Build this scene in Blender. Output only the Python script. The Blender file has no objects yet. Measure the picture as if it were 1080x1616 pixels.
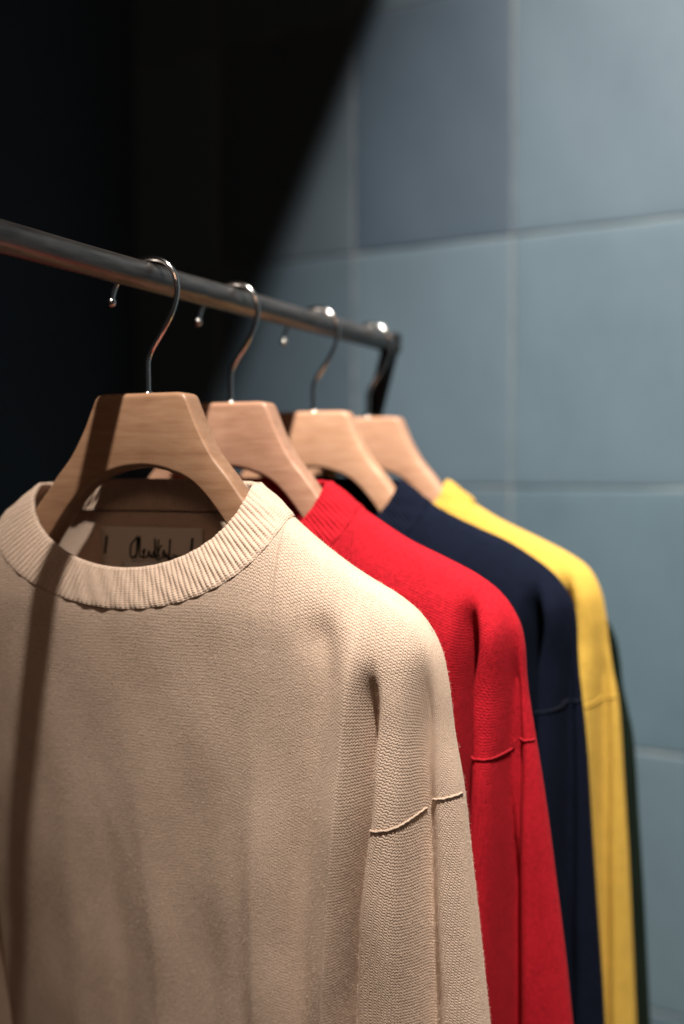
import bpy, bmesh, math, random
import numpy as np
from mathutils import Vector, Matrix

random.seed(7); rng = np.random.default_rng(7)
S = bpy.context.scene
COL = S.collection
CZ = 1.40                                    # eye height above the floor

# ------------------------------------------------------------------ camera
cam_d = bpy.data.cameras.new('camera'); cam = bpy.data.objects.new('camera', cam_d); COL.objects.link(cam)
cam_d.sensor_fit = 'VERTICAL'; cam_d.sensor_height = 36.0; cam_d.sensor_width = 24.0
cam_d.lens = 1540/1616*36.0
cam_d.clip_start = 0.02; cam_d.clip_end = 60
cam.location = (0, 0, CZ)
cam.rotation_euler = (math.radians(90-2.42), 0, math.radians(27.86))
cam_d.dof.use_dof = True; cam_d.dof.focus_distance = 0.600; cam_d.dof.aperture_fstop = 2.35
cam_d.dof.aperture_blades = 9
S.camera = cam

# ------------------------------------------------------------------ world, lamps, exposure
W = bpy.data.worlds.new('World'); S.world = W; W.use_nodes = True
bg = W.node_tree.nodes['Background']; bg.inputs[0].default_value = (.90, .93, 1.0, 1); bg.inputs[1].default_value = 0.030

def lamp(name, kind, loc, target, power, color, size, **kw):
    d = bpy.data.lights.new(name, kind); o = bpy.data.objects.new(name, d); COL.objects.link(o)
    o.location = loc; v = Vector(target)-Vector(loc); o.rotation_euler = v.to_track_quat('-Z', 'Y').to_euler()
    d.energy = power; d.color = color
    if kind == 'SPOT':
        d.shadow_soft_size = size; d.spot_size = math.radians(kw.get('cone', 60)); d.spot_blend = kw.get('blend', .5)
    else:
        d.shape = 'DISK'; d.size = size
    return o
# the shop's ceiling spotlight over the rack, and the soft glow of the rest of the room
lamp('ceiling_spotlight', 'SPOT', (.276, -.55, CZ+2.75), (.04, 1.42, CZ-.02), 2900, (1.0, .92, .835), .042, cone=42.2, blend=1.0)
lamp('room_lamp', 'AREA', (1.0, -2.5, CZ+1.9), (-.4, .6, CZ-.1), 12.5, (1.0, .62, .42), .8)

S.render.engine = 'CYCLES'
S.view_settings.view_transform = 'Standard'; S.view_settings.look = 'None'
S.view_settings.exposure = 0.0; S.view_settings.gamma = 1.0
try:
    S.cycles.use_denoising = True; S.cycles.denoiser = 'OPENIMAGEDENOISE'
    S.cycles.sample_clamp_indirect = 4.0
    S.cycles.max_bounces = 8
except Exception: pass

# ------------------------------------------------------------------ helpers
def mesh_np(name, V, Fq, uv=None, smooth=True):
    me = bpy.data.meshes.new(name)
    V = np.asarray(V, np.float32).reshape(-1, 3); Fq = np.asarray(Fq, np.int32)
    n = Fq.shape[1]
    me.vertices.add(len(V)); me.vertices.foreach_set('co', V.ravel())
    me.loops.add(Fq.size); me.loops.foreach_set('vertex_index', Fq.ravel())
    me.polygons.add(len(Fq)); me.polygons.foreach_set('loop_start', np.arange(0, Fq.size, n, dtype=np.int32))
    me.update(calc_edges=True)
    if uv is not None:
        l = me.uv_layers.new(name='UVMap'); l.data.foreach_set('uv', np.asarray(uv, np.float32)[Fq.ravel()].ravel())
    me.polygons.foreach_set('use_smooth', np.full(len(Fq), smooth))
    me.validate(); me.update()
    return me
def obj(name, me, mat=None, parent=None, loc=None):
    o = bpy.data.objects.new(name, me); COL.objects.link(o)
    if mat is not None and len(me.materials) == 0: me.materials.append(mat)
    if parent is not None: o.parent = parent
    if loc is not None: o.location = loc
    return o
def thing(name, label, cat, loc=(0, 0, 0), rz=0, group=None):
    o = bpy.data.objects.new(name, None); COL.objects.link(o); o.empty_display_size = .05
    o.location = loc; o.rotation_euler = (0, 0, rz); o['label'] = label; o['category'] = cat
    if group: o['group'] = group
    return o
def grid_faces(nr, nc, wrap=False, off=0):
    i, j = np.meshgrid(np.arange(nr-1), np.arange(nc if wrap else nc-1), indexing='ij')
    j2 = (j+1) % nc
    return (np.stack([i*nc+j, i*nc+j2, (i+1)*nc+j2, (i+1)*nc+j], -1).reshape(-1, 4)+off)
def spline(P, t):
    """Catmull-Rom through P, t in [0,1] by arc length."""
    P = np.asarray(P, float); n = len(P)
    Q = np.vstack([2*P[0]-P[1], P, 2*P[-1]-P[-2]])
    m = 24; out = []
    for k in range(n-1):
        p0, p1, p2, p3 = Q[k:k+4]
        s = np.linspace(0, 1, m, endpoint=(k == n-2))[:, None]
        out.append(.5*(2*p1+(p2-p0)*s+(2*p0-5*p1+4*p2-p3)*s**2+(3*p1-p0-3*p2+p3)*s**3))
    C = np.vstack(out); L = np.r_[0, np.cumsum(np.linalg.norm(np.diff(C, axis=0), axis=1))]; L /= L[-1]
    return np.stack([np.interp(t, L, C[:, d]) for d in range(C.shape[1])], -1)
def arclen(C): return np.r_[0, np.cumsum(np.linalg.norm(np.diff(C, axis=0), axis=1))]
def tube(P, R, seg=14, caps=True):
    """Sweep circles of radius R (scalar or per point) along polyline P."""
    P = np.asarray(P, float); n = len(P); R = np.broadcast_to(np.asarray(R, float), (n,))
    T = np.gradient(P, axis=0); T /= np.linalg.norm(T, axis=1)[:, None]
    ref = np.array([0, 1., 0]) if abs(T[0][1]) < .8 else np.array([0, 0, 1.])
    N = np.zeros_like(P); v = ref-T[0]*(ref@T[0]); N[0] = v/np.linalg.norm(v)
    for i in range(1, n):
        v = N[i-1]-T[i]*(N[i-1]@T[i]); N[i] = v/np.linalg.norm(v)
    B = np.cross(T, N); a = np.linspace(0, 2*np.pi, seg, endpoint=False)
    V = P[:, None]+R[:, None, None]*(np.cos(a)[None, :, None]*N[:, None]+np.sin(a)[None, :, None]*B[:, None])
    V = V.reshape(-1, 3); F = [tuple(f) for f in grid_faces(n, seg, True)]
    if caps:
        F.append(tuple(range(seg))[::-1]); F.append(tuple((n-1)*seg+k for k in range(seg)))
    return V, F
def mesh_py(name, V, F, smooth=True):
    me = bpy.data.meshes.new(name); me.from_pydata([tuple(v) for v in V], [], [tuple(int(i) for i in f) for f in F]); me.update()
    me.polygons.foreach_set('use_smooth', [smooth and len(f) <= 4 for f in F]); return me
def join(parts):
    V = []; F = []; o = 0
    for v, f in parts:
        V.append(np.asarray(v)); F += [tuple(i+o for i in x) for x in f]; o += len(v)
    return np.vstack(V), F
def boxme(name, x0, x1, y0, y1, z0, z1, bev=0.0):
    bm = bmesh.new(); bmesh.ops.create_cube(bm, size=1)
    for v in bm.verts:
        v.co = Vector(((x0+x1)/2+v.co.x*(x1-x0), (y0+y1)/2+v.co.y*(y1-y0), (z0+z1)/2+v.co.z*(z1-z0)))
    if bev: bmesh.ops.bevel(bm, geom=bm.edges[:], offset=bev, segments=2, affect='EDGES', profile=.5)
    me = bpy.data.meshes.new(name); bm.to_mesh(me); bm.free(); return me

# ------------------------------------------------------------------ materials
class NT:
    def __init__(s, name):
        s.m = bpy.data.materials.new(name); s.m.use_nodes = True; s.t = s.m.node_tree
        s.b = s.t.nodes['Principled BSDF']
    def n(s, typ, **kw):
        nd = s.t.nodes.new(typ)
        for k, v in kw.items(): setattr(nd, k, v)
        return nd
    def val(s, x):
        return x
    def link(s, a, b): s.t.links.new(a, b)
    def math(s, op, a, b=None, clamp=False):
        nd = s.n('ShaderNodeMath', operation=op, use_clamp=clamp)
        for i, v in enumerate((a, b)):
            if v is None: continue
            if isinstance(v, (int, float)): nd.inputs[i].default_value = v
            else: s.link(v, nd.inputs[i])
        return nd.outputs[0]
    def noise(s, vec, scale, detail=3, rough=.55, vecscale=None):
        if vecscale is not None:
            mp = s.n('ShaderNodeMapping'); mp.inputs['Scale'].default_value = vecscale; s.link(vec, mp.inputs[0]); vec = mp.outputs[0]
        nd = s.n('ShaderNodeTexNoise'); nd.inputs['Scale'].default_value = scale; nd.inputs['Detail'].default_value = detail
        nd.inputs['Roughness'].default_value = rough; s.link(vec, nd.inputs['Vector']); return nd.outputs['Fac']
    def ramp(s, fac, stops):
        r = s.n('ShaderNodeValToRGB'); s.link(fac, r.inputs[0]); e = r.color_ramp.elements
        e[0].position, e[0].color = stops[0][0], (*stops[0][1], 1); e[1].position, e[1].color = stops[-1][0], (*stops[-1][1], 1)
        for p, c in stops[1:-1]:
            x = e.new(p); x.color = (*c, 1)
        return r.outputs[0]
    def bump(s, h, strength, dist, prev=None):
        b = s.n('ShaderNodeBump'); b.inputs['Strength'].default_value = strength; b.inputs['Distance'].default_value = dist
        s.link(h, b.inputs['Height'])
        if prev is not None: s.link(prev, b.inputs['Normal'])
        return b.outputs[0]

def knit(name, base, wale=.0023, course=.0022, fuzz=.25, contrast=.18, rib=False, bumpd=.00045, sheen=None, fib=700, spec=.14):
    """Plain knit in garment UV metres: columns of V stitches, fibre fuzz and a slight melange."""
    k = NT(name); uvn = k.n('ShaderNodeUVMap'); uvn.uv_map = 'UVMap'
    tc = k.n('ShaderNodeTexCoord'); oc = tc.outputs['Object']
    # wobble of the yarn
    wob = k.noise(oc, 160, 2)
    sp = k.n('ShaderNodeSeparateXYZ'); k.link(uvn.outputs[0], sp.inputs[0])
    wobm = k.math('MULTIPLY', k.math('SUBTRACT', wob, .5), .0014)
    U = k.math('ADD', sp.outputs[0], wobm); V = k.math('ADD', sp.outputs[1], wobm)
    fx = k.math('FRACT', k.math('DIVIDE', U, wale))
    ax = k.math('ABSOLUTE', k.math('SUBTRACT', fx, .5))               # 0 centre .. .5 edge
    vy = k.math('ADD', k.math('DIVIDE', V, course), k.math('MULTIPLY', ax, 1.0))
    st = k.math('ABSOLUTE', k.math('SINE', k.math('MULTIPLY', vy, math.pi)))
    col = k.math('SINE', k.math('MULTIPLY', k.math('MULTIPLY', ax, 4), math.pi/2))  # groove at wale centre and edge
    col = k.math('ABSOLUTE', k.math('SINE', k.math('MULTIPLY', ax, 2*math.pi)))
    h = k.math('MULTIPLY', k.math('POWER', st, .8), k.math('ADD', k.math('MULTIPLY', col, .55), .45))
    f1 = k.noise(oc, fib, 3, .7); f2 = k.noise(oc, 2600, 2, .6); f3 = k.noise(oc, 70, 3)
    at = k.n('ShaderNodeAttribute'); at.attribute_name = 'relief'
    b = k.bump(k.math('MULTIPLY', h, at.outputs['Fac']), 1.0, bumpd)
    b = k.bump(k.math('ADD', f1, k.math('MULTIPLY', f2, .6)), .7, .0006, b)
    k.link(b, k.b.inputs['Normal'])
    mott = k.math('ADD', k.math('MULTIPLY', f1, .75), k.math('MULTIPLY', f3, .25))
    mott = k.math('ADD', k.math('MULTIPLY', h, .28), k.math('MULTIPLY', mott, .85))
    lo = tuple(c*(1-contrast*1.6) for c in base); hi = tuple(min(1, c*(1+contrast)) for c in base)
    k.link(k.ramp(mott, [(.36, lo), (.56, base), (.76, hi)]), k.b.inputs['Base Color'])
    k.b.inputs['Roughness'].default_value = .92
    k.b.inputs['Specular IOR Level'].default_value = spec
    k.b.inputs['Sheen Weight'].default_value = fuzz
    k.b.inputs['Sheen Roughness'].default_value = .35
    sh = sheen or tuple(min(1, c*1.1+.08) for c in base)
    k.b.inputs['Sheen Tint'].default_value = (*sh, 1)
    return k.m

def simple(name, col, rough=.5, metal=0, **kw):
    k = NT(name); k.b.inputs['Base Color'].default_value = (*col, 1); k.b.inputs['Roughness'].default_value = rough
    k.b.inputs['Metallic'].default_value = metal
    for a, v in kw.items(): k.b.inputs[a.replace('_', ' ')].default_value = v
    return k
def wood_mat():
    k = NT('maple_wood'); tc = k.n('ShaderNodeTexCoord'); oi = k.n('ShaderNodeObjectInfo')
    va = k.n('ShaderNodeVectorMath', operation='ADD'); k.link(tc.outputs['Object'], va.inputs[0])
    cm = k.n('ShaderNodeCombineXYZ'); k.link(k.math('MULTIPLY', oi.outputs['Random'], 3.0), cm.inputs[0]); k.link(k.math('MULTIPLY', oi.outputs['Random'], 7.0), cm.inputs[2])
    k.link(cm.outputs[0], va.inputs[1]); v = va.outputs[0]
    g1 = k.noise(v, 30, 5, .6, (1, 3, 5)); g2 = k.noise(v, 110, 3, .6, (.25, 3, 4)); g3 = k.noise(v, 9, 2)
    mix = k.math('ADD', k.math('MULTIPLY', g1, .5), k.math('ADD', k.math('MULTIPLY', g2, .3), k.math('MULTIPLY', g3, .25)))
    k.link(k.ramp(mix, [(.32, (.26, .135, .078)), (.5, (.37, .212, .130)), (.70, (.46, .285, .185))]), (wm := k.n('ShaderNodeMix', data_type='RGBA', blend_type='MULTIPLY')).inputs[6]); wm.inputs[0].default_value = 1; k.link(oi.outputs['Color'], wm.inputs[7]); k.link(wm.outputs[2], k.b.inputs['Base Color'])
    k.b.inputs['Roughness'].default_value = .42; k.b.inputs['Specular IOR Level'].default_value = .4
    k.link(k.bump(g2, .15, .0004), k.b.inputs['Normal']); return k.m
def chrome_mat():
    k = simple('chrome_wire', (.62, .60, .58), .14, 1); tc = k.n('ShaderNodeTexCoord')
    k.link(k.bump(k.noise(tc.outputs['Object'], 300, 3), .12, .0003), k.b.inputs['Normal']); return k.m
def rail_mat():
    k = simple('gunmetal_tube', (.22, .205, .195), .34, .9); tc = k.n('ShaderNodeTexCoord')
    n1 = k.noise(tc.outputs['Object'], 40, 5, .6, (6, .8, 6)); n2 = k.noise(tc.outputs['Object'], 900, 2)
    k.link(k.ramp(n1, [(.3, (.09, .083, .08)), (.7, (.19, .175, .165))]), k.b.inputs['Base Color'])
    r = k.n('ShaderNodeMapRange'); k.link(n1, r.inputs[0]); r.inputs[3].default_value = .26; r.inputs[4].default_value = .46
    k.link(r.outputs[0], k.b.inputs['Roughness'])
    k.link(k.bump(n2, .2, .0003), k.b.inputs['Normal']); return k.m
def tile_mat():
    k = NT('slate_blue_tile'); tc = k.n('ShaderNodeTexCoord'); oi = k.n('ShaderNodeObjectInfo')
    va = k.n('ShaderNodeVectorMath', operation='ADD'); k.link(tc.outputs['Object'], va.inputs[0])
    cm = k.n('ShaderNodeCombineXYZ'); k.link(k.math('MULTIPLY', oi.outputs['Random'], 9.0), cm.inputs[0]); k.link(k.math('MULTIPLY', oi.outputs['Random'], 5.0), cm.inputs[2])
    k.link(cm.outputs[0], va.inputs[1]); v = va.outputs[0]
    n1 = k.noise(v, 5, 4, .6, (1, 1, .6)); n2 = k.noise(v, 60, 4, .6, (3, 1, .25)); n3 = k.noise(v, 22, 5, .7)
    mix = k.math('ADD', k.math('MULTIPLY', n1, .5), k.math('ADD', k.math('MULTIPLY', n2, .25), k.math('MULTIPLY', n3, .25)))
    c = k.ramp(mix, [(.3, (.84, .85, .87)), (.5, (1, 1, 1)), (.7, (1.07, 1.09, 1.08))])
    mx = k.n('ShaderNodeMix', data_type='RGBA', blend_type='MULTIPLY'); mx.inputs[0].default_value = 1
    k.link(c, mx.inputs[6]); k.link(oi.outputs['Color'], mx.inputs[7])
    sc = k.math('MULTIPLY', k.math('SUBTRACT', k.noise(v, 26, 6, .75, (1, 1, .45)), .69), 9.0, clamp=True)
    m2 = k.n('ShaderNodeMix', data_type='RGBA'); k.link(k.math('MULTIPLY', sc, .5), m2.inputs[0]); k.link(mx.outputs[2], m2.inputs[6]); m2.inputs[7].default_value = (.19, .21, .22, 1)
    k.link(m2.outputs[2], k.b.inputs['Base Color'])
    # small pale scuffs
    k.b.inputs['Roughness'].default_value = .62; k.b.inputs['Specular IOR Level'].default_value = .22
    b = k.bump(n1, .35, .004); b = k.bump(n2, .22, .0012, b); k.link(b, k.b.inputs['Normal']); return k.m
def rough_mat(name, c0, c1, scale=12, rough=.9, bump=.3, bd=.003):
    k = NT(name); tc = k.n('ShaderNodeTexCoord'); n = k.noise(tc.outputs['Object'], scale, 5, .6)
    k.link(k.ramp(n, [(.3, c0), (.7, c1)]), k.b.inputs['Base Color']); k.b.inputs['Roughness'].default_value = rough
    k.link(k.bump(n, bump, bd), k.b.inputs['Normal']); return k.m

M_wood = wood_mat(); M_chrome = chrome_mat(); M_rail = rail_mat(); M_tile = tile_mat()
M_leg = simple('black_powder_coat', (.012, .012, .013), .8, 0, Specular_IOR_Level=.15).m
M_grout = rough_mat('pale_grout', (.085, .090, .09), (.12, .125, .12), 60)
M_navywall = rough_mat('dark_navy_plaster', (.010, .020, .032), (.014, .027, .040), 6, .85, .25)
M_floor = rough_mat('brown_floor', (.16, .09, .05), (.24, .14, .08), 5, .6)
M_caster = rough_mat('dark_caster_paint', (.02, .02, .022), (.03, .03, .032), 8)
M_label = rough_mat('label_cloth', (.66, .59, .49), (.74, .67, .57), 900, .9, .4, .0003)
M_white = rough_mat('white_tape', (.62, .60, .57), (.68, .66, .63), 700, .9, .4, .0003)
M_ink = simple('black_thread', (.012, .011, .010), .9).m

# ------------------------------------------------------------------ the room
WY = 1.45
def struct(o): o['kind'] = 'structure'; return o
fl = struct(obj('floor', boxme('floor', -1.206, 3.0, -3.6, WY+.012, -.10, 0), M_floor))
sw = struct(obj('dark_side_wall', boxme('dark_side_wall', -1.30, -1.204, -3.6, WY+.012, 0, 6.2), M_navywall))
so = struct(obj('shadow_caster_slab', boxme('shadow_caster_slab', -1.202, -.344, -.9, WY-.06, CZ+1.48, CZ+1.60), M_caster))  # unseen slab added so its edge casts the diagonal shadow on the tiles
tw = struct(obj('tiled_wall', boxme('tiled_wall', -1.30, 1.6, WY+.0022, WY+.10, 0, 6.2), M_grout))
TW, TH, G = .2715, .3835, .0017
def tile_mesh(seed):
    r = np.random.default_rng(seed); n, m = 17, 23
    x = np.linspace(0, 1, n); z = np.linspace(0, 1, m)
    # rounded border columns
    w = TW-G; h = TH-G
    xs = np.r_[0, .0008, .002, np.linspace(.006, w-.006, n-6), w-.002, w-.0008, w]; zs = np.r_[0, .0008, .002, np.linspace(.006, h-.006, m-6), h-.002, h-.0008, h]
    X, Z = np.meshgrid(xs, zs); e = np.minimum(np.minimum(X, w-X), np.minimum(Z, h-Z))
    cr = np.interp(e, [0, .0008, .002, .006], [.0016, .0008, .0003, 0])
    ph = r.uniform(0, 6, 4)
    wave = .0007*np.sin(X*17+ph[0])*np.cos(Z*13+ph[1])+.0004*np.sin(X*41+Z*23+ph[2])
    jag = np.where(e < 1e-6, .0006*np.sin(X*190+Z*170+ph[3]), 0)
    Y = cr+wave; Xj = X+jag*(np.abs(X-w/2) > w/2-1e-6); Zj = Z+jag*(np.abs(Z-h/2) > h/2-1e-6)
    V = np.stack([Xj-w/2, Y, Zj-h/2], -1).reshape(-1, 3); F = grid_faces(len(zs), len(xs))
    # skirt back to the wall
    return mesh_np('tile', V, F)
tiles = [tile_mesh(s) for s in range(6)]
for t in tiles: t.materials.append(M_tile)
x0 = -.4725; z0 = CZ-.0255                       # a joint crossing seen in the photograph
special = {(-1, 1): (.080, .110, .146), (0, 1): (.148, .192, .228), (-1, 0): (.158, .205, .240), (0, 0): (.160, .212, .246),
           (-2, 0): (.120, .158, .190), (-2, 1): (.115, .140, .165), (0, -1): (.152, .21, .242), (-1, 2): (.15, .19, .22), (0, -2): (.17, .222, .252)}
rt = random.Random(5)
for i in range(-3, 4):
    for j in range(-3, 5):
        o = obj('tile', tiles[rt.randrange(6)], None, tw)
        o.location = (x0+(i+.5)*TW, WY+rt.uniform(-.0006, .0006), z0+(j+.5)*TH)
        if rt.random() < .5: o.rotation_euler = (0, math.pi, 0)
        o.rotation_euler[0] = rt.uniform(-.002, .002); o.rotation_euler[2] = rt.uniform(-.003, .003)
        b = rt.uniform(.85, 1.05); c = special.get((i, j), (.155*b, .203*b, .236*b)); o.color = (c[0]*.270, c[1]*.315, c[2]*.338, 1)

# ------------------------------------------------------------------ the rack
RX, RZ, RR = -.431, CZ+.1320, .0096
rack = thing('garment_rack', 'dark gunmetal garment rack whose rail carries all the sweaters', 'garment rack', (RX, .92, 0))
def local(o_parent, V): return np.asarray(V)-np.array(o_parent.location)
P = np.stack([np.full(40, RX), np.linspace(-.20, .916, 40), np.full(40, RZ)], -1)
V, F = tube(P, RR, 40); me = mesh_py('rail', local(rack, V), F); obj('rail', me, M_rail, rack)
def leg_mesh(y):
    top = np.array([RX+.004, y, RZ+.010]); bot = np.array([RX+.004-.275*(RZ+.010), y, 0.0])
    d = (bot-top); L = np.linalg.norm(d); bm = bmesh.new(); bmesh.ops.create_cube(bm, size=1)
    for v in bm.verts: v.co = Vector((v.co.x*.0175, v.co.y*.014, v.co.z*L))
    bmesh.ops.bevel(bm, geom=bm.edges[:], offset=.0025, segments=3, affect='EDGES')
    me = bpy.data.meshes.new('leg'); bm.to_mesh(me); bm.free()
    q = Vector(d).to_track_quat('-Z', 'Y').to_matrix().to_4x4()
    me.transform(Matrix.Translation(Vector((top+bot)/2)-Vector(rack.location)) @ q)
    return me
for y in (.9225, -.206): obj('leg', leg_mesh(y), M_leg, rack)
me = boxme('corner_bracket', -.0096, .0096, -.006, .0095, RZ-.0096, RZ+.0102, .0016); o = obj('corner_bracket', me, M_leg, rack); o.location = (0, 0, 0)

# ------------------------------------------------------------------ hangers
RHO = math.radians(6)
def hanger_bar_mesh():
    up = [(0, .0525), (.020, .0525), (.0300, .0523), (.0350, .0505), (.0385, .0435), (.0455, .028), (.056, .0105), (.068, -.0035), (.080, -.0185), (.105, -.0460), (.140, -.0700), (.165, -.0860), (.174, -.0960)]
    lo = [(0, .0025), (.010, .0018), (.020, -.0002), (.026, -.0022), (.032, -.0040), (.042, -.0095), (.052, -.0185), (.063, -.0315), (.075, -.0480), (.092, -.0720), (.130, -.0940), (.158, -.1060), (.169, -.1060)]
    n = 90; t = np.linspace(0, 1, n)
    def chain(P):   # keep the pairing of the control points
        P = np.asarray(P); k = np.linspace(0, len(P)-1, n)
        Q = np.vstack([2*P[0]-P[1], P, 2*P[-1]-P[-2]]); out = []
        for x in k:
            i = min(int(x), len(P)-2); s = x-i; p0, p1, p2, p3 = Q[i:i+4]
            out.append(.5*(2*p1+(p2-p0)*s+(2*p0-5*p1+4*p2-p3)*s**2+(3*p1-p0-3*p2+p3)*s**3))
        return np.array(out)
    U = chain(up); L = chain(lo)
    U = np.vstack([U[::-1]*[-1, 1], U[1:]]); L = np.vstack([L[::-1]*[-1, 1], L[1:]])
    N = len(U); V = []
    c = .0034; q = 5
    for i in range(N):
        u, l = U[i], L[i]; h = u-l; H = np.linalg.norm(h); e = h/H; mid = (u+l)/2
        ax = abs(mid[0]); s = min(1, ax/.19); ht = .0098-.0012*s; wc = -.008*s
        if i < 3 or i > N-4: k = [.55, .8, .93][min(i, N-1-i)]
        else: k = 1
        H2 = H/2*k; ht *= k
        ring = []
        for (sx, sz, a0) in ((1, 1, 0), (-1, 1, 90), (-1, -1, 180), (1, -1, 270)):
            for a in np.linspace(a0, a0+90, q):
                a = math.radians(a); ring.append((sx*(ht-c)+c*math.cos(a), sz*(H2-c)+c*math.sin(a)))
        for (w, d) in ring: p = mid+e*d; V.append((p[0], wc+w, p[1]))
    R = 4*q; F = [tuple(f) for f in grid_faces(N, R, True)]; F.append(tuple(range(R))[::-1]); F.append(tuple((N-1)*R+k for k in range(R)))
    me = mesh_py('shoulder_bar', V, F); me.polygons.foreach_set('use_smooth', [True]*len(me.polygons)); me.update()
    return me
def hook_mesh(drop=0.0, cut=0):
    pts = [(0, .040-drop), (0, .060-drop), (0, .0735), (.0012, .0785), (.0045, .0845), (.0135, .097), (.0205, .109), (.0236, .121), (.0215, .1325), (.0140, .1410), (.0020, .1441), (-.0105, .1415), (-.0205, .1345), (-.0260, .1265), (-.0283, .1195), (-.0290, .1165)]
    if cut: pts = pts[:-cut]
    C = spline([(p[0], 0, p[1]) for p in pts], np.linspace(0, 1, 120)); parts = [tube(C, .00185, 14)]
    a = np.linspace(0.02, np.pi-.02, 12); e = C[-1]
    Pb = np.stack([e[0]+0*a, 0*a, e[2]-.003*0-.0032*np.cos(a)], -1); parts.append(tube(Pb, .0032*np.sin(a), 14))
    # ferrule where the wire enters the wood
    zf = .0525-drop; parts.append(tube([(0, 0, zf-.002), (0, 0, zf), (0, 0, zf+.0012), (0, 0, zf+.0016)], [.0036, .0036, .0034, .0022], 20))
    V, F = join(parts); return mesh_py('hook', V, F)
M_bar = hanger_bar_mesh(); M_bar.materials.append(M_wood); M_hk = hook_mesh(); M_hk.materials.append(M_chrome)
YS = [.531, .631, .761, .870, .901]
HL = ['pale wooden hanger with chrome hook nearest the camera, inside the beige sweater',
      'pale wooden hanger with chrome hook inside the red sweater',
      'pale wooden hanger with chrome hook inside the navy sweater',
      'pale wooden hanger with chrome hook inside the yellow sweater, closest to the rail end',
      'low wooden hanger hidden inside the dark green sweater behind the yellow one']
RHOS = [6, 5, 5.5, 5, 4]
DROP5 = .062
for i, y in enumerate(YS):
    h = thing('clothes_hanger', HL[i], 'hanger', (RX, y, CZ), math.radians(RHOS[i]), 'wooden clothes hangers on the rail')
    b = obj('shoulder_bar', M_bar, None, h); b.color = [(.74, .70, .64, 1), (.88, .84, .87, 1), (.94, .90, .88, 1), (.84, .80, .80, 1), (1, 1, 1, 1)][i]  # first tint puts the front bar's weaker light into its wood colour
    if i < 3: obj('hook', M_hk, None, h)
    elif i == 3: obj('hook', hook_mesh(0, 3), M_chrome, h)
    else:
        b.location = (0, 0, -DROP5); b.scale = (.9, .6, 1)
        C = spline([(0, 0, -.020), (0, 0, -.006), (-.003, 0, .006), (-.012, 0, .018), (-.024, 0, .0225), (-.036, 0, .018), (-.041, 0, .008)], np.linspace(0, 1, 50))
        V, F = tube(C, .0018, 12); obj('hook', mesh_py('hook', V, F), M_chrome, h)
lx = -.275*(RZ-CZ+.010-.0150)+.004
V, F = tube([(lx, -.038, CZ+.0150), (lx, .0, CZ+.0150), (lx, .004, CZ+.0150)], .0042, 16); obj('peg', mesh_py('peg', V, F), M_leg, rack)

# ------------------------------------------------------------------ sweaters
def smooth01(x): x = np.clip(x, 0, 1); return x*x*(3-2*x)
def pl(z, pts, col=1):
    """value along a list of (z, value) given from top to bottom"""
    p = np.array(pts)[::-1]; g = np.linspace(-.70, .10, 1601); v = np.interp(g, p[:, 0], p[:, col])
    k = np.exp(-.5*(np.arange(-48, 49)*.0005/.0075)**2); k /= k.sum()
    v = np.convolve(np.r_[np.full(48, v[0]), v, np.full(48, v[-1])], k, 'valid'); return np.interp(z, g, v)
UC = -.004
RIDGE = [(.109, -.0300), (.122, -.0405), (.135, -.0500), (.150, -.0600), (.165, -.0685), (.180, -.0765), (.193, -.0860), (.2025, -.0975)]
EDGE = [(.2025, -.0975), (.2095, -.1125), (.2145, -.135), (.2190, -.165), (.2255, -.200), (.2320, -.250), (.2385, -.30), (.2485, -.38), (.260, -.48), (.270, -.60)]
ZB = -.60

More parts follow.
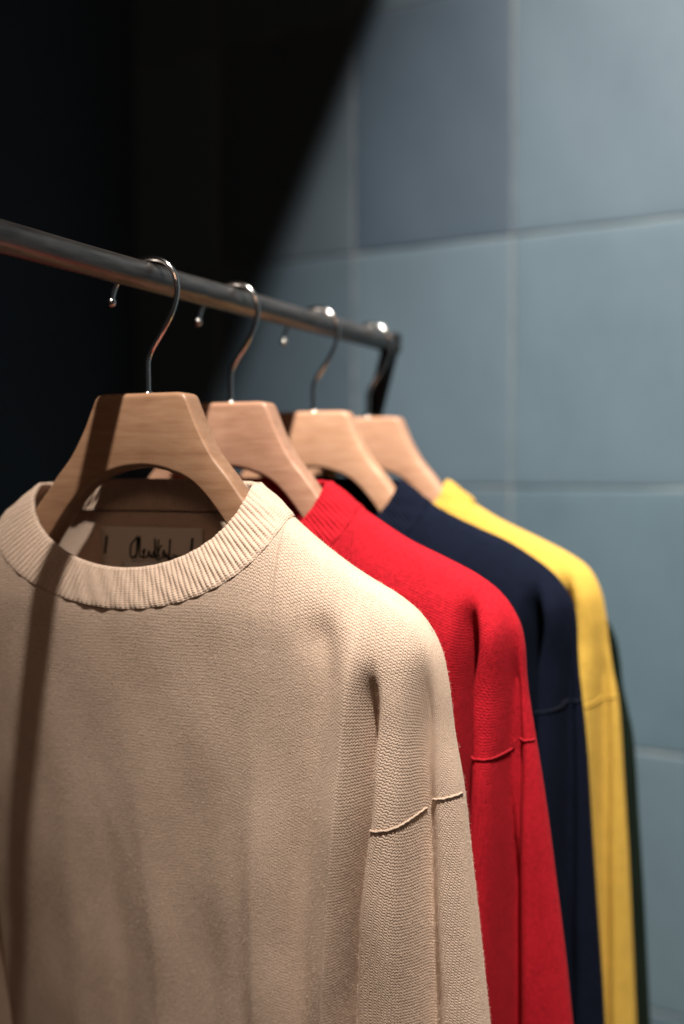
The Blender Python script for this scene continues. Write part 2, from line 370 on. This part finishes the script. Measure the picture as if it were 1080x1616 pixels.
def lean(P, cfg, dz=0.0):
    """the garment hangs back a little below the hanger (and drifts toward its own left)"""
    P = np.array(P, float); zz = P[..., 2]-dz; q = np.clip(-.085-zz, 0, None); sh_ = .165*q*q/(q+.022)
    if 'folds' in cfg:      # the sleeve rolls over the valley beside the body
        vb = cfg['folds'][0][1]; t0 = vb[1][0]; uB = pl(zz, [(p[0], p[1]) for p in vb])
        k = smooth01((t0-zz)/.06)*(.0062+.0012*np.sin(zz*40+cfg.get('ph', 0)))
        P[..., 0] -= k*np.exp(-((P[..., 0]-uB-.0080)/.0062)**2)
        vd = cfg['folds'][1][1]; uD = pl(zz, [(p[0], p[1]) for p in vd]); P[..., 0] -= k*.22*np.exp(-((P[..., 0]-uD-.0068)/.0055)**2)
    P[..., 1] += sh_; P[..., 0] -= cfg.get('drift', .37)*sh_; return P
class Shape:
    """Height field of one sweater in hanger space: u along the bar, z up, depth toward the wearer's front."""
    def __init__(s, cfg):
        s.c = cfg; g = cfg.get('grow', 0.0)
        R = np.array(cfg.get('R', RIDGE), float); E = np.array(cfg.get('E', EDGE), float)
        k = cfg.get('edge', {}); dz = -cfg.get('drop', 0)
        sc = cfg.get('wide', 1.0)
        s.Rr = np.stack([UC+(R[:, 0]-UC)*sc, R[:, 1]+dz], -1); s.Er = np.stack([UC+(E[:, 0]-UC)*sc+g*np.clip((-E[:, 1]-.10)/.1, 0, 1), E[:, 1]+dz], -1)
        s.Er[0] = s.Rr[-1]
        allp = np.vstack([s.Rr, s.Er[1:]]); dn = spline(allp, np.linspace(0, 1, 1500)); L0 = arclen(allp)
        kk = int(np.argmin(np.hypot(*(dn-s.Rr[-1]).T))); s.ridge = dn[:kk+1]; s.edge = dn[kk:]
        s.dz = dz
        tt = np.linspace(0, 1, 60)
        rr = s.ridge[::5]; er = s.edge[::5]
        up = np.array([[UC, .045+dz], [.095, -.0195+dz]])
        half = np.vstack([up, rr, er[1:]])
        s.outline = [half, np.stack([2*UC-half[:, 0], half[:, 1]], -1)]
    def dist(s, u, z):
        uu = np.abs(u-UC)+UC; P = np.stack([uu, z], -1).reshape(-1, 2); O = s.outline[0]
        A = O[:-1]; B = O[1:]; AB = B-A; L2 = (AB**2).sum(1); best = np.full(len(P), 9.)
        for a, ab, l2 in zip(A, AB, L2):
            t = np.clip(((P-a)@ab)/l2, 0, 1); d = np.hypot(*(P-a-t[:, None]*ab).T); np.minimum(best, d, out=best)
        return best.reshape(u.shape)
    def w(s, u, z, front=True):
        d = s.dist(u, z); c = s.c; zz = z-s.dz
        T = c.get('thick', .033); r = .060
        x = np.clip(d/r, 0, 1); prof = np.sqrt(np.clip(1-(1-x)**2.4, 0, 1))
        low = smooth01((-.10-zz)/.2)
        sl = smooth01((u-.175)/.03)*smooth01((-.10-zz)/.06)
        h = T*prof*(1-.25*sl*1.0)
        if not front:
            h = h*c.get('back', .9)
            h += .004*low*np.sin(u*62+c.get('ph', 0))*np.clip(d/.03, 0, 1)
            vb = np.exp(-((u-.178)/.008)**2)+np.exp(-((u-(2*UC-.178))/.008)**2)
            return h-.012*vb*smooth01((-.13-zz)/.05)*np.clip(d/.02, 0, 1)
        h += .004*low*np.clip(d/.05, 0, 1)
        edge = np.clip(d/.010, 0, 1)
        for fi, (kind, line, sL, sR) in enumerate(c['folds']):
            ln = np.array(line); uc = pl(zz, ln[:, :2]); am = pl(zz, ln[:, [0, 2]])*(c.get('depth', 1.0) if fi < 3 else 1.0)
            x = u-uc; g = np.where(x < 0, np.exp(-np.abs(x/sL)**(kind)), np.exp(-np.abs(x/sR)**(kind)))
            h = h+am*g*edge
        # very soft overall unevenness of a hanging knit
        h = h+edge*.0004*(np.sin(u*95+zz*21+c.get('ph', 0))*np.sin(zz*37+1.3)+.6*np.sin(u*43-zz*55+2))
        return np.maximum(h, T*(.25*prof*(1-smooth01((d-.02)/.02))-.55*smooth01((d-.02)/.02)))

def valley(pts): return pts
def folds(vB, vD, A=None, extra=(), top=-.118):
    F = []
    # vB: valley between body and sleeve; vD: crease on the sleeve
    F.append((2, [(top, vB[0][1], 0), (top-.012, vB[0][1], -.007), (top-.035, vB[1][1], -.014), (top-.09, vB[2][1], -.019), (-.34, vB[3][1], -.021), (-.60, vB[3][1]-.006, -.021)], .0080, .0044))
    F.append((2, [(top+.012, vD[0][1], 0), (top-.012, vD[0][1], -.005), (top-.05, vD[1][1], -.010), (-.21, vD[2][1], -.0135), (-.34, vD[3][1], -.015), (-.60, vD[3][1]+.008, -.015)], .0075, .0062))
    # sleeve lobe
    F.append((2, [(top+.02, (vB[0][1]+vD[0][1])/2+.002, 0), (top-.03, (vB[1][1]+vD[1][1])/2+.002, .006), (-.22, (vB[2][1]+vD[2][1])/2, .010), (-.60, (vB[3][1]+vD[3][1])/2, .011)], .012, .010))
    if A: F.append((1.35, [(z, u, a) for z, u, a in A], .0100, .0105)); F.append((2, [(z, u-.01, a*.35) for z, u, a in A], .03, .018))
    for e in extra: F.append(e)
    return F

BEIGE = dict(folds=folds(vB=[(0, .1745), (0, .1765), (0, .1765), (0, .1660)], vD=[(0, .2035), (0, .2035), (0, .2055), (0, .2125)],
    A=[(-.078, .1660, 0), (-.100, .1645, .003), (-.130, .1625, .008), (-.17, .1595, .0090), (-.22, .1560, .0120), (-.34, .1490, .0135), (-.60, .143, .0135)],
    extra=[(2, [(-.080, .141, 0), (-.100, .1425, -.0075), (-.125, .1465, -.006), (-.16, .142, -.0045), (-.25, .132, -.0060), (-.60, .12, -.007)], .013, .0105),
           (2, [(-.15, .096, 0), (-.21, .098, .0024), (-.27, .096, .0060), (-.34, .097, .0085), (-.60, .100, .011)], .0085, .022),
           (2, [(-.17, .048, 0), (-.25, .052, -.0022), (-.34, .055, -.0042), (-.60, .06, -.006)], .022, .014),
           (2, [(-.14, -.020, 0), (-.22, -.020, -.0008), (-.34, -.012, -.0034), (-.60, -.008, -.006)], .010, .014),
           (2, [(-.20, .004, 0), (-.25, .010, .0016), (-.34, .018, .0030), (-.60, .02, .005)], .008, .016),
           (2, [(-.14, -.050, 0), (-.22, -.052, .0020), (-.34, -.050, .0045), (-.60, -.05, .006)], .014, .016),
           (2, [(-.16, -.125, 0), (-.22, -.145, -.004), (-.28, -.138, -.008), (-.34, -.130, -.012), (-.60, -.12, -.014)], .30, .034),
           (2, [(-.195, -.034, 0), (-.21, -.029, .0002), (-.235, -.020, .0003), (-.265, -.006, .0002), (-.29, .004, 0)], .004, .007),
           (2, [(-.10, -.150, 0), (-.16, -.158, -.014), (-.34, -.150, -.03), (-.60, -.145, -.03)], .008, .010)]),
    seam=[(.150, -.2400), (.177, -.2235), (.190, -.2185), (.2045, -.2110), (.2110, -.2040), (.232, -.1990)])
def other(vb, vd, top, ph, extra=(), **k):
    ex = [(2, [(-.09, vb[0]-.012, 0), (-.13, vb[0]-.014, .006), (-.2, vb[1]-.016, .010), (-.60, vb[2]-.018, .010)], .022, .008),
          (2, [(-.13, .10, 0), (-.34, .10, .006), (-.60, .10, .010)], .016, .02),
          (2, [(-.14, .03, 0), (-.34, .03, -.005), (-.60, .03, -.008)], .016, .02),
          (2, [(-.10, -.150, 0), (-.16, -.158, -.014), (-.34, -.150, -.03), (-.60, -.145, -.03)], .008, .010)]
    d = dict(folds=folds(vB=[(0, vb[0]), (0, vb[1]), (0, vb[1]), (0, vb[2])], vD=[(0, vd[0]), (0, vd[1]), (0, vd[1]), (0, vd[2])], extra=list(ex)+list(extra), top=top),
             seam=[(.150, -.205), (.20, -.1985), (.2255, -.1960), (.2285, -.1890), (.26, -.1880)], ph=ph)
    d.update(k); return d
RR_ = [(.109, -.0270), (.128, -.0390), (.147, -.0500), (.172, -.0610), (.197, -.0730), (.2145, -.0860)]
RE_ = [(.2145, -.0860), (.2260, -.1030), (.2310, -.1200), (.2345, -.145), (.2405, -.187), (.2495, -.240), (.2570, -.290), (.2685, -.370), (.281, -.48), (.290, -.60)]
NR_ = [(.109, -.0270), (.128, -.0370), (.150, -.0470), (.174, -.0570), (.196, -.0700), (.2145, -.0840)]
NE_ = [(.2145, -.0840), (.2275, -.1010), (.2330, -.1180), (.2360, -.145), (.2410, -.189), (.2460, -.240), (.2500, -.290), (.2570, -.370), (.267, -.48), (.274, -.60)]
YR_ = [(.109, -.0310), (.124, -.0400), (.139, -.0480), (.170, -.0620), (.197, -.0750), (.2160, -.0880)]
YE_ = [(.2160, -.0880), (.2270, -.1070), (.2325, -.1300), (.2360, -.155), (.2410, -.180), (.2470, -.215), (.2530, -.290), (.2595, -.370), (.267, -.48), (.275, -.60)]
RED = other((.1985, .2020, .2000), (.2275, .2275, .2310), -.088, 1.0, R=RR_, E=RE_, drift=.31, depth=1.7)
NAVY = other((.2040, .2080, .2050), (.2300, .2310, .2340), -.094, 2.0, R=NR_, E=NE_, drift=.25, depth=1.4, seam=[(.150, -.205), (.20, -.1985), (.2255, -.1920), (.2285, -.1890), (.26, -.1880)])
YELLOW = other((.2000, .2050, .2000), (.2340, .2350, .2380), -.092, 3.0, R=YR_, E=YE_, drift=.21, rimdrop=.012, depth=1.1, thick=.030, back=.5,
               seam=[(.150, -.235), (.20, -.2200), (.2255, -.2120), (.2365, -.2080), (.27, -.2060)])
GREEN = other((.2000, .2050, .2000), (.2340, .2350, .2380), -.100, 4.0, R=YR_, E=YE_, drift=.2, wide=1.03, thick=.011, back=1.0, drop=.045)

def collar_curve(sh, th):
    """seam curve and rim curve of the neckband; th=0 front centre, pi/2 right shoulder, pi back centre"""
    c = np.cos(th); s_ = np.sin(th); f = c > 0; ac = np.abs(c); dz = sh.dz
    us = UC+.113*s_; zs = -.0300-.0615*np.where(f, ac**1.15, 0)+.001*np.where(f, 0, ac)+dz
    ut = UC+.0850*s_; zt = -.0090-.0550*np.where(f, ac**1.05, 0)+.0035*np.where(f, 0, ac)+dz-sh.c.get('rimdrop', 0)*np.where(f, 0, smooth01(ac*4))
    return us, zs, ut, zt
def sweater(idx, name, cfg, mats, label, hi):
    root = thing('sweater', label, 'sweater', (RX, YS[idx], CZ), math.radians(RHOS[idx]), 'knitted sweaters hanging on the rail')
    sh = Shape(cfg); body_m, collar_m, seam_m = mats
    nc, nr = hi
    ZBs = ZB+sh.dz
    allV = []; allP = []; allF = []; allUV = []; off = 0; tag_s = []
    for side in (1, -1):
        ncs, nrs = (nc, nr) if side == 1 else (int(nc*.62), int(nr*.7))
        a = 1-(1-np.linspace(0, 1, ncs))**1.25; b = np.linspace(0, 1, nrs)**1.55
        # top curves (front and back differ along the neck only)
        ridge = sh.ridge; edge = sh.edge
        nth = np.linspace(0, np.pi/2, 120)
        res = []
        for front in (True, False):
            th = nth if front else np.pi-nth
            us, zs, _, _ = collar_curve(sh, th); neck = np.stack([us, zs], -1)
            aN = .36
            tn = np.clip(a/aN, 0, 1); Ln = arclen(neck); Ln /= Ln[-1]
            topn = np.stack([np.interp(tn, Ln, neck[:, k]) for k in (0, 1)], -1)
            tr = np.clip((a-aN)/(1-aN), 0, 1); Lr = arclen(ridge); Lr /= Lr[-1]
            topr = np.stack([np.interp(tr, Lr, ridge[:, k]) for k in (0, 1)], -1)
            top = np.where((a < aN)[:, None], topn, topr)
            Le = arclen(edge); Le /= Le[-1]; R = np.stack([np.interp(b, Le, edge[:, k]) for k in (0, 1)], -1)
            bot = np.stack([UC+(edge[-1, 0]-UC)*a, np.full(ncs, ZBs)], -1)
            Lf = np.stack([np.full(nrs, UC), top[0, 1]+(ZBs-top[0, 1])*b], -1)
            A = a[None, :, None]; B = b[:, None, None]
            Pq = (1-B)*top[None]+B*bot[None]+(1-A)*Lf[:, None]+A*R[:, None]-((1-A)*(1-B)*top[0]+A*(1-B)*top[-1]+(1-A)*B*bot[0]+A*B*bot[-1])
            u = Pq[..., 0]; z = Pq[..., 1]
            uu = u-UC; h0 = 0; base0 = -(top[:, 1]-sh.Rr[0, 1])*(a < .36)+h0
            if side == -1: u = 2*UC-u
            h = sh.w(u, z, front); h[:, -1] = 0; h[0, a >= .36] = 0; base0 = base0+h[0]
            # step down from the shoulder panel to the sleeve at the linking seam
            sz = np.interp(u, [p[0] for p in cfg['seam']], [p[1] for p in cfg['seam']])+sh.dz
            w = -h if front else h
            P3 = np.stack([u, w, z], -1); P0 = P3; P3 = lean(P3, cfg, sh.dz)
            vv = np.concatenate([np.zeros((1, ncs)), np.cumsum(np.linalg.norm(np.diff(P3, axis=0), axis=2), axis=0)])
            hx = np.zeros_like(uu); dw = np.abs(np.diff(P0[..., 1], axis=1)); du = np.abs(np.diff(u, axis=1)); hx[:, 1:] = np.cumsum((np.hypot(du, dw)-du)*smooth01((-.09-z[:, 1:]+sh.dz)/.05), axis=1); uu = uu+side*hx
            res.append((P3, uu, (vv+base0[None])*(1 if front else -1), u, z, P0))
        # weld front and back along ridge columns and the outer edge
        (Pf, Uf, Vf, uf, zf, _), (Pb, Ub, Vb, ub, zb, _) = res
        n = ncs*nrs; idf = np.arange(n).reshape(nrs, ncs); idb = idf+n
        jr = np.where(a >= .36)[0]; idb[0, jr] = idf[0, jr]; idb[:, -1] = idf[:, -1]
        V = np.vstack([Pf.reshape(-1, 3), Pb.reshape(-1, 3)]); UV = np.vstack([np.stack([Uf, Vf], -1).reshape(-1, 2), np.stack([Ub, Vb], -1).reshape(-1, 2)])
        def q(I): return np.stack([I[:-1, :-1], I[1:, :-1], I[1:, 1:], I[:-1, 1:]], -1).reshape(-1, 4)
        Ff = q(idf); Fb = q(idb)[:, ::-1]
        if side == -1: Ff = Ff[:, ::-1]; Fb = Fb[:, ::-1]
        F = np.vstack([Ff, Fb]); allV.append(V); allP.append(np.vstack([res[0][5].reshape(-1, 3), res[1][5].reshape(-1, 3)])); allUV.append(UV); allF.append(F+off); off += len(V)
    V = np.vstack(allV); UV = np.vstack(allUV); F = np.vstack(allF)
    cz = np.vstack(allP)[F].mean(1); um = np.abs(cz[:, 0]-UC)+UC; zz = cz[:, 2]-sh.dz
    seamz = np.interp(um, [p[0] for p in cfg['seam']], [p[1] for p in cfg['seam']])
    vB = cfg['folds'][0][1]; uB = pl(zz, [(p[0], p[1]) for p in vB])
    isl = (zz < seamz) & (um > uB)
    def sub(name, mask, mat):
        f = F[mask]; ids, inv = np.unique(f.ravel(), return_inverse=True)
        me = mesh_np(name, V[ids], inv.reshape(-1, 4), UV[ids]); P = np.vstack(allP)[ids]
        d = sh.dist(P[:, 0], P[:, 2]); um_ = np.abs(P[:, 0]-UC)+UC; z_ = P[:, 2]-sh.dz
        pan = np.maximum(smooth01((um_-.145)/.03), 1-smooth01((d-.022)/.035))
        me.attributes.new('relief', 'FLOAT', 'POINT').data.foreach_set('value', ((.22+.62*pan)*smooth01(d/.007)).astype(np.float32))
        return obj(name, me, mat, root)
    sub('body', ~isl, body_m)
    for sgn in (1, -1): sub('sleeve', isl & ((cz[:, 0]-UC)*sgn > 0), body_m)
    # linking seams: a corded bead of small stitches following the surface
    for sgn in ((1, -1) if idx == 0 else (1,)):
        st = spline(cfg['seam'], np.linspace(0, 1, 700)); zrow = st[:, 1]; u0 = pl(zrow, [(p[0], p[1]) for p in vB])
        eu = np.interp(-zrow, -sh.Er[:, 1]+sh.dz, sh.Er[:, 0])
        st = st[(st[:, 0] > u0+.0012) & (st[:, 0] < eu-.0004)]
        if len(st) < 10: continue
        uu = st[:, 0] if sgn == 1 else 2*UC-st[:, 0]
        h = sh.w(uu, st[:, 1]+sh.dz, True); C = np.stack([uu, -h-.0001, st[:, 1]+sh.dz], -1)
        L = arclen(C); m = int(L[-1]/.00035); C = np.stack([np.interp(np.linspace(0, L[-1], m), L, C[:, k]) for k in range(3)], -1)
        rr = .00056+.00032*np.abs(np.sin(np.linspace(0, L[-1], m)/.0021*np.pi)); C[:, 2] += .00018*np.sin(np.linspace(0, L[-1], m)/.0047*6.28)*1.0
        uDs = pl(C[:, 2]-sh.dz, [(p[0], p[1]) for p in cfg['folds'][1][1]]); um = np.abs(C[:, 0]-UC)+UC; C = lean(C, cfg, sh.dz)
        segs = [tube(C[m_], rr[m_], 8) for m_ in (um < uDs-.0012, um > uDs+.0030) if m_.sum() > 8]
        Vt, Ft = join(segs); me = mesh_py('seam', Vt, Ft); l = me.uv_layers.new(name='UVMap'); me.attributes.new('relief', 'FLOAT', 'POINT').data.foreach_set('value', np.full(len(me.vertices), .3, np.float32)); obj('seam', me, seam_m, root)
    # neckband: a folded 1x1 rib
    nrib = 140; per = 10 if idx == 0 else 8; nt = nrib*per; th = np.linspace(0, 2*np.pi, nt, endpoint=False)
    thf = np.where(th > np.pi, 2*np.pi-th, th); sgn = np.where(th > np.pi, -1, 1)
    # even rib spacing along the band
    us, zs, ut, zt = collar_curve(sh, thf); ring = np.stack([us*1.0+ut, (zs+zt), .06*-np.cos(thf)], -1)/2
    dense = np.linspace(0, np.pi, 800); a_, b_, c_, d_ = collar_curve(sh, dense); Ld = arclen(np.stack([(a_+c_)/2, (b_+d_)/2, -.033*np.cos(dense)], -1)); tot = Ld[-1]
    sarc = np.linspace(0, 2*tot, nt, endpoint=False); sr = np.where(sarc > tot, 2*tot-sarc, sarc); sg = np.where(sarc > tot, -1, 1)
    thf = np.interp(sr, Ld, dense); us, zs, ut, zt = collar_curve(sh, thf)
    fr = thf < np.pi/2
    ws = np.where(fr, -sh.w(us, zs, True), sh.w(us, zs, False))
    tb = (cfg.get('thick', .033)/.033)
    wt = -.0275*np.sign(np.cos(thf))*np.abs(np.cos(thf))**.55*tb; wt = np.where(fr, wt, wt*.95)
    # blend near the shoulder so that the band rolls over the hanger
    base = np.stack([us, ws, zs], -1); rim = np.stack([ut, wt, zt], -1)
    d = rim-base; L = np.linalg.norm(d, axis=1)[:, None]; up = d/L
    tan = np.gradient(base*.5+rim*.5, axis=0); tan[0] = tan[1]; tan /= np.linalg.norm(tan, axis=1)[:, None]
    nrm = np.cross(tan, up); nrm /= np.linalg.norm(nrm, axis=1)[:, None]
    outw = np.stack([us-UC, ws*2.2, np.full(nt, .03)], -1); nrm *= np.sign((nrm*outw).sum(1))[:, None]
    ph = sarc/(2*tot)*nrib*2*np.pi
    rows = []; half = .0021
    prof = [(-.012, -.0010), (.0, .0003), (.03, .0008), (.06, .0010)]+[(x, .0011+.0006*math.sin(x*math.pi)) for x in np.linspace(.10, .9, 18)]+[(.95, .0013), (.985, .0006), (1.0, -.0004), (.985, -.0014), (.95, -.0020)]+[(x, -.0023) for x in np.linspace(.86, .05, 8)]
    vacc = 0; uvs = []
    for (t, o) in prof:
        amp = .00042 if t > .03 and o > 0 else .0003
        amp *= (1-.45*max(0, t-.75)/.25)*min(1, max(t, 0)*7)
        rib = np.sign(np.cos(ph))*np.abs(np.cos(ph))**.9
        jit = .0003*np.sin(th*37+t*9)
        # bow outward in the middle of the band
        rows.append(base+up*L*t+nrm*(o+amp*rib+jit)[:, None]); uvs.append(np.stack([ph/(2*np.pi)*.0042, np.full(nt, t*.032+(0 if o > 0 else .05))], -1))
    G3 = np.array(rows); G3[:, :, 0] = np.where(sg[None] < 0, 2*UC-G3[:, :, 0], G3[:, :, 0])
    G3 = lean(G3, cfg, sh.dz); F = grid_faces(len(prof), nt, True); me = mesh_np('collar', G3.reshape(-1, 3), F, np.array(uvs).reshape(-1, 2)); me.attributes.new('relief', 'FLOAT', 'POINT').data.foreach_set('value', np.full(len(me.vertices), .7, np.float32)); obj('collar', me, collar_m, root)
    return root, sh

def yarns(n, base, **k):
    return (knit(n+'_knit', base, **k), knit(n+'_rib_knit', base, wale=.0042, course=.0017, bumpd=.00045, **dict(dict(fuzz=.2, contrast=.14), **k)), knit(n+'_seam_yarn', tuple(min(1, c*1.05) for c in base), fuzz=.3))
B_, sh0 = sweater(0, 'beige', BEIGE, yarns('beige', (.60, .45, .345)), 'beige crew neck knitted sweater hanging nearest the camera with a dark shadow stripe', (330, 400))
sweater(1, 'red', RED, yarns('red', (.34, .0085, .016), fuzz=.08, contrast=.30, fib=420, spec=.08), 'red crew neck knitted sweater hanging second behind the beige one', (210, 260))
sweater(2, 'navy', NAVY, yarns('navy', (.0032, .0048, .0115), fuzz=.03, sheen=(.03, .04, .08), contrast=.35, fib=420, spec=.05), 'navy blue knitted sweater hanging between the red and the yellow ones', (190, 240))
sweater(3, 'yellow', YELLOW, yarns('yellow', (.39, .245, .042), fuzz=.10, contrast=.24, fib=420), 'mustard yellow knitted sweater hanging behind the navy one', (190, 240))
sweater(4, 'green', GREEN, yarns('green', (.005, .009, .006), fuzz=.02, spec=.05, sheen=(.03, .04, .03)), 'dark green knitted sweater, only its sleeve edge showing past the yellow one', (140, 180))

# neck label of the beige sweater: cloth label sewn to the inside of the back, script lettering, white tag under it
def patch(name, u0, u1, z0, z1, lift, n=14, wav=.0006):
    u, z = np.meshgrid(np.linspace(u0, u1, n), np.linspace(z0, z1, n)); w = sh0.w(u, z, False)-.0040-lift-wav*np.sin(u*170)*.8
    V1 = np.stack([u, w, z], -1).reshape(-1, 3); V2 = V1+[0, .0006, 0]; F = grid_faces(n, n)
    fr = [list(range(n)), [i*n+n-1 for i in range(n)], list(range(n*n-1, n*n-n-1, -1)), [i*n for i in range(n-1, -1, -1)]]
    sk = []
    for e in fr:
        for p, q in zip(e[:-1], e[1:]): sk.append((q, p, p+n*n, q+n*n))
    return mesh_np(name, np.vstack([V1, V2]), np.vstack([F, F[:, ::-1]+n*n, np.array(sk)]))
lab = obj('neck_label', patch('neck_label', -.058, .027, -.074, -.0405, 0), M_label, B_)
tag = obj('care_tag', patch('care_tag', -.038, .014, -.098, -.0655, .0025), M_white, B_)
strokes = [  # traced from the script on the label, x across, y down, unit = label width / height
 [(.40, .30), (.345, .45), (.335, .72), (.36, .82), (.40, .72)], [(.40, .30), (.42, .25), (.40, .80)], [(.40, .75), (.445, .22), (.44, .75), (.47, .78)],
 [(.47, .66), (.50, .56), (.48, .80), (.52, .76)], [(.53, .78), (.545, .60), (.56, .78), (.58, .72)], [(.60, .62), (.575, .78), (.605, .78), (.61, .25), (.615, .80)],
 [(.655, .30), (.64, .60), (.67, .84), (.63, .82), (.66, .55), (.69, .45)], [(.69, .80), (.715, .55), (.725, .80), (.75, .66), (.76, .82)],
 [(.79, .28), (.775, .84), (.80, .76), (.83, .80)], [(.82, .70), (.86, .72), (.85, .84), (.90, .70)], [(.36, .90), (.55, .93), (.78, .97)],
]
parts = []
def lw(u, z, lift): return sh0.w(np.array([u]), np.array([z]), False)[0]-.0046-lift-.0005*math.sin(u*170)
for st in strokes:
    C = spline(st, np.linspace(0, 1, 16)); C = [(-.058+.085*(.14+(x-.14)*.86), 0, -.0405-.0285*(y*.95+.02)) for x, y in C]
    C = np.array([(x, lw(x, z, .0003), z) for x, _, z in C]); parts.append(tube(C, .00052, 6))
V, F = join(parts); obj('lettering', mesh_py('lettering', V, F), M_ink, lab)
for (ua, ub) in ((-.0525, -.0545), (.0195, .0180)):
    C = np.array([(ua+(ub-ua)*t, lw(ua+(ub-ua)*t, -.0475-.013*t, .0003), -.0475-.013*t) for t in np.linspace(0, 1, 8)])
    V, F = tube(C, .0008, 8); obj('stitch_bar', mesh_py('stitch_bar', V, F), M_ink, lab)

# loose wool fibres standing off the beige knit
def fuzz(name, parent, src, n, mat, seed, lmin=.0009, lmax=.0026):
    r = np.random.default_rng(seed); me = src.data
    nv = len(me.vertices); co = np.empty(nv*3, np.float32); me.vertices.foreach_get('co', co); co = co.reshape(-1, 3)
    no = np.empty(nv*3, np.float32); me.vertices.foreach_get('normal', no); no = no.reshape(-1, 3)
    ok = np.where((co[:, 2] > -.40) & (no[:, 1] < .35))[0]
    f = np.empty(len(me.polygons)*4, np.int32); me.loops.foreach_get('vertex_index', f); f = f.reshape(-1, 4)
    q = co[f]; ar = np.linalg.norm(np.cross(q[:, 1]-q[:, 0], q[:, 3]-q[:, 0]), axis=1); fn = no[f].mean(1); ctr = q.mean(1)
    wgt = ar*((ctr[:, 2] > -.40) & (fn[:, 1] < .35)); wgt /= wgt.sum(); pick = r.choice(len(f), n, p=wgt)
    a = r.random((n, 1)); b = r.random((n, 1)); qq = q[pick]
    p = (qq[:, 0]*(1-a)+qq[:, 1]*a)*(1-b)+(qq[:, 3]*(1-a)+qq[:, 2]*a)*b; nn = fn[pick]
    d = nn*.55+r.normal(0, .6, (n, 3)); d /= np.linalg.norm(d, axis=1)[:, None]
    e = d+r.normal(0, .8, (n, 3)); e /= np.linalg.norm(e, axis=1)[:, None]
    L = r.uniform(lmin, lmax, (n, 1))**1.0; p0 = p-nn*.0002; p1 = p+d*L*.5; p2 = p1+e*L*.5
    hc = bpy.data.hair_curves.new(name); hc.add_curves([3]*n); P = np.stack([p0, p1, p2], 1).astype(np.float32)
    hc.attributes['position'].data.foreach_set('vector', P.ravel())
    at = hc.attributes.get('radius') or hc.attributes.new('radius', 'FLOAT', 'POINT'); at.data.foreach_set('value', np.tile([.000030, .000024, .000010], n).astype(np.float32))
    hc.materials.append(mat); o = bpy.data.objects.new(name, hc); COL.objects.link(o); o.parent = parent; o['kind'] = 'stuff'; return o
M_fib = simple('beige_fibre', (.66, .52, .41), .8).m
for c in B_.children:
    if c.name.startswith('body'): fuzz('fuzz', B_, c, 42000, M_fib, 3, .0008, .0022)
    elif c.name.startswith('sleeve') and c.data.vertices[0].co.x > 0: fuzz('fuzz', B_, c, 14000, M_fib, 4, .0007, .0018)
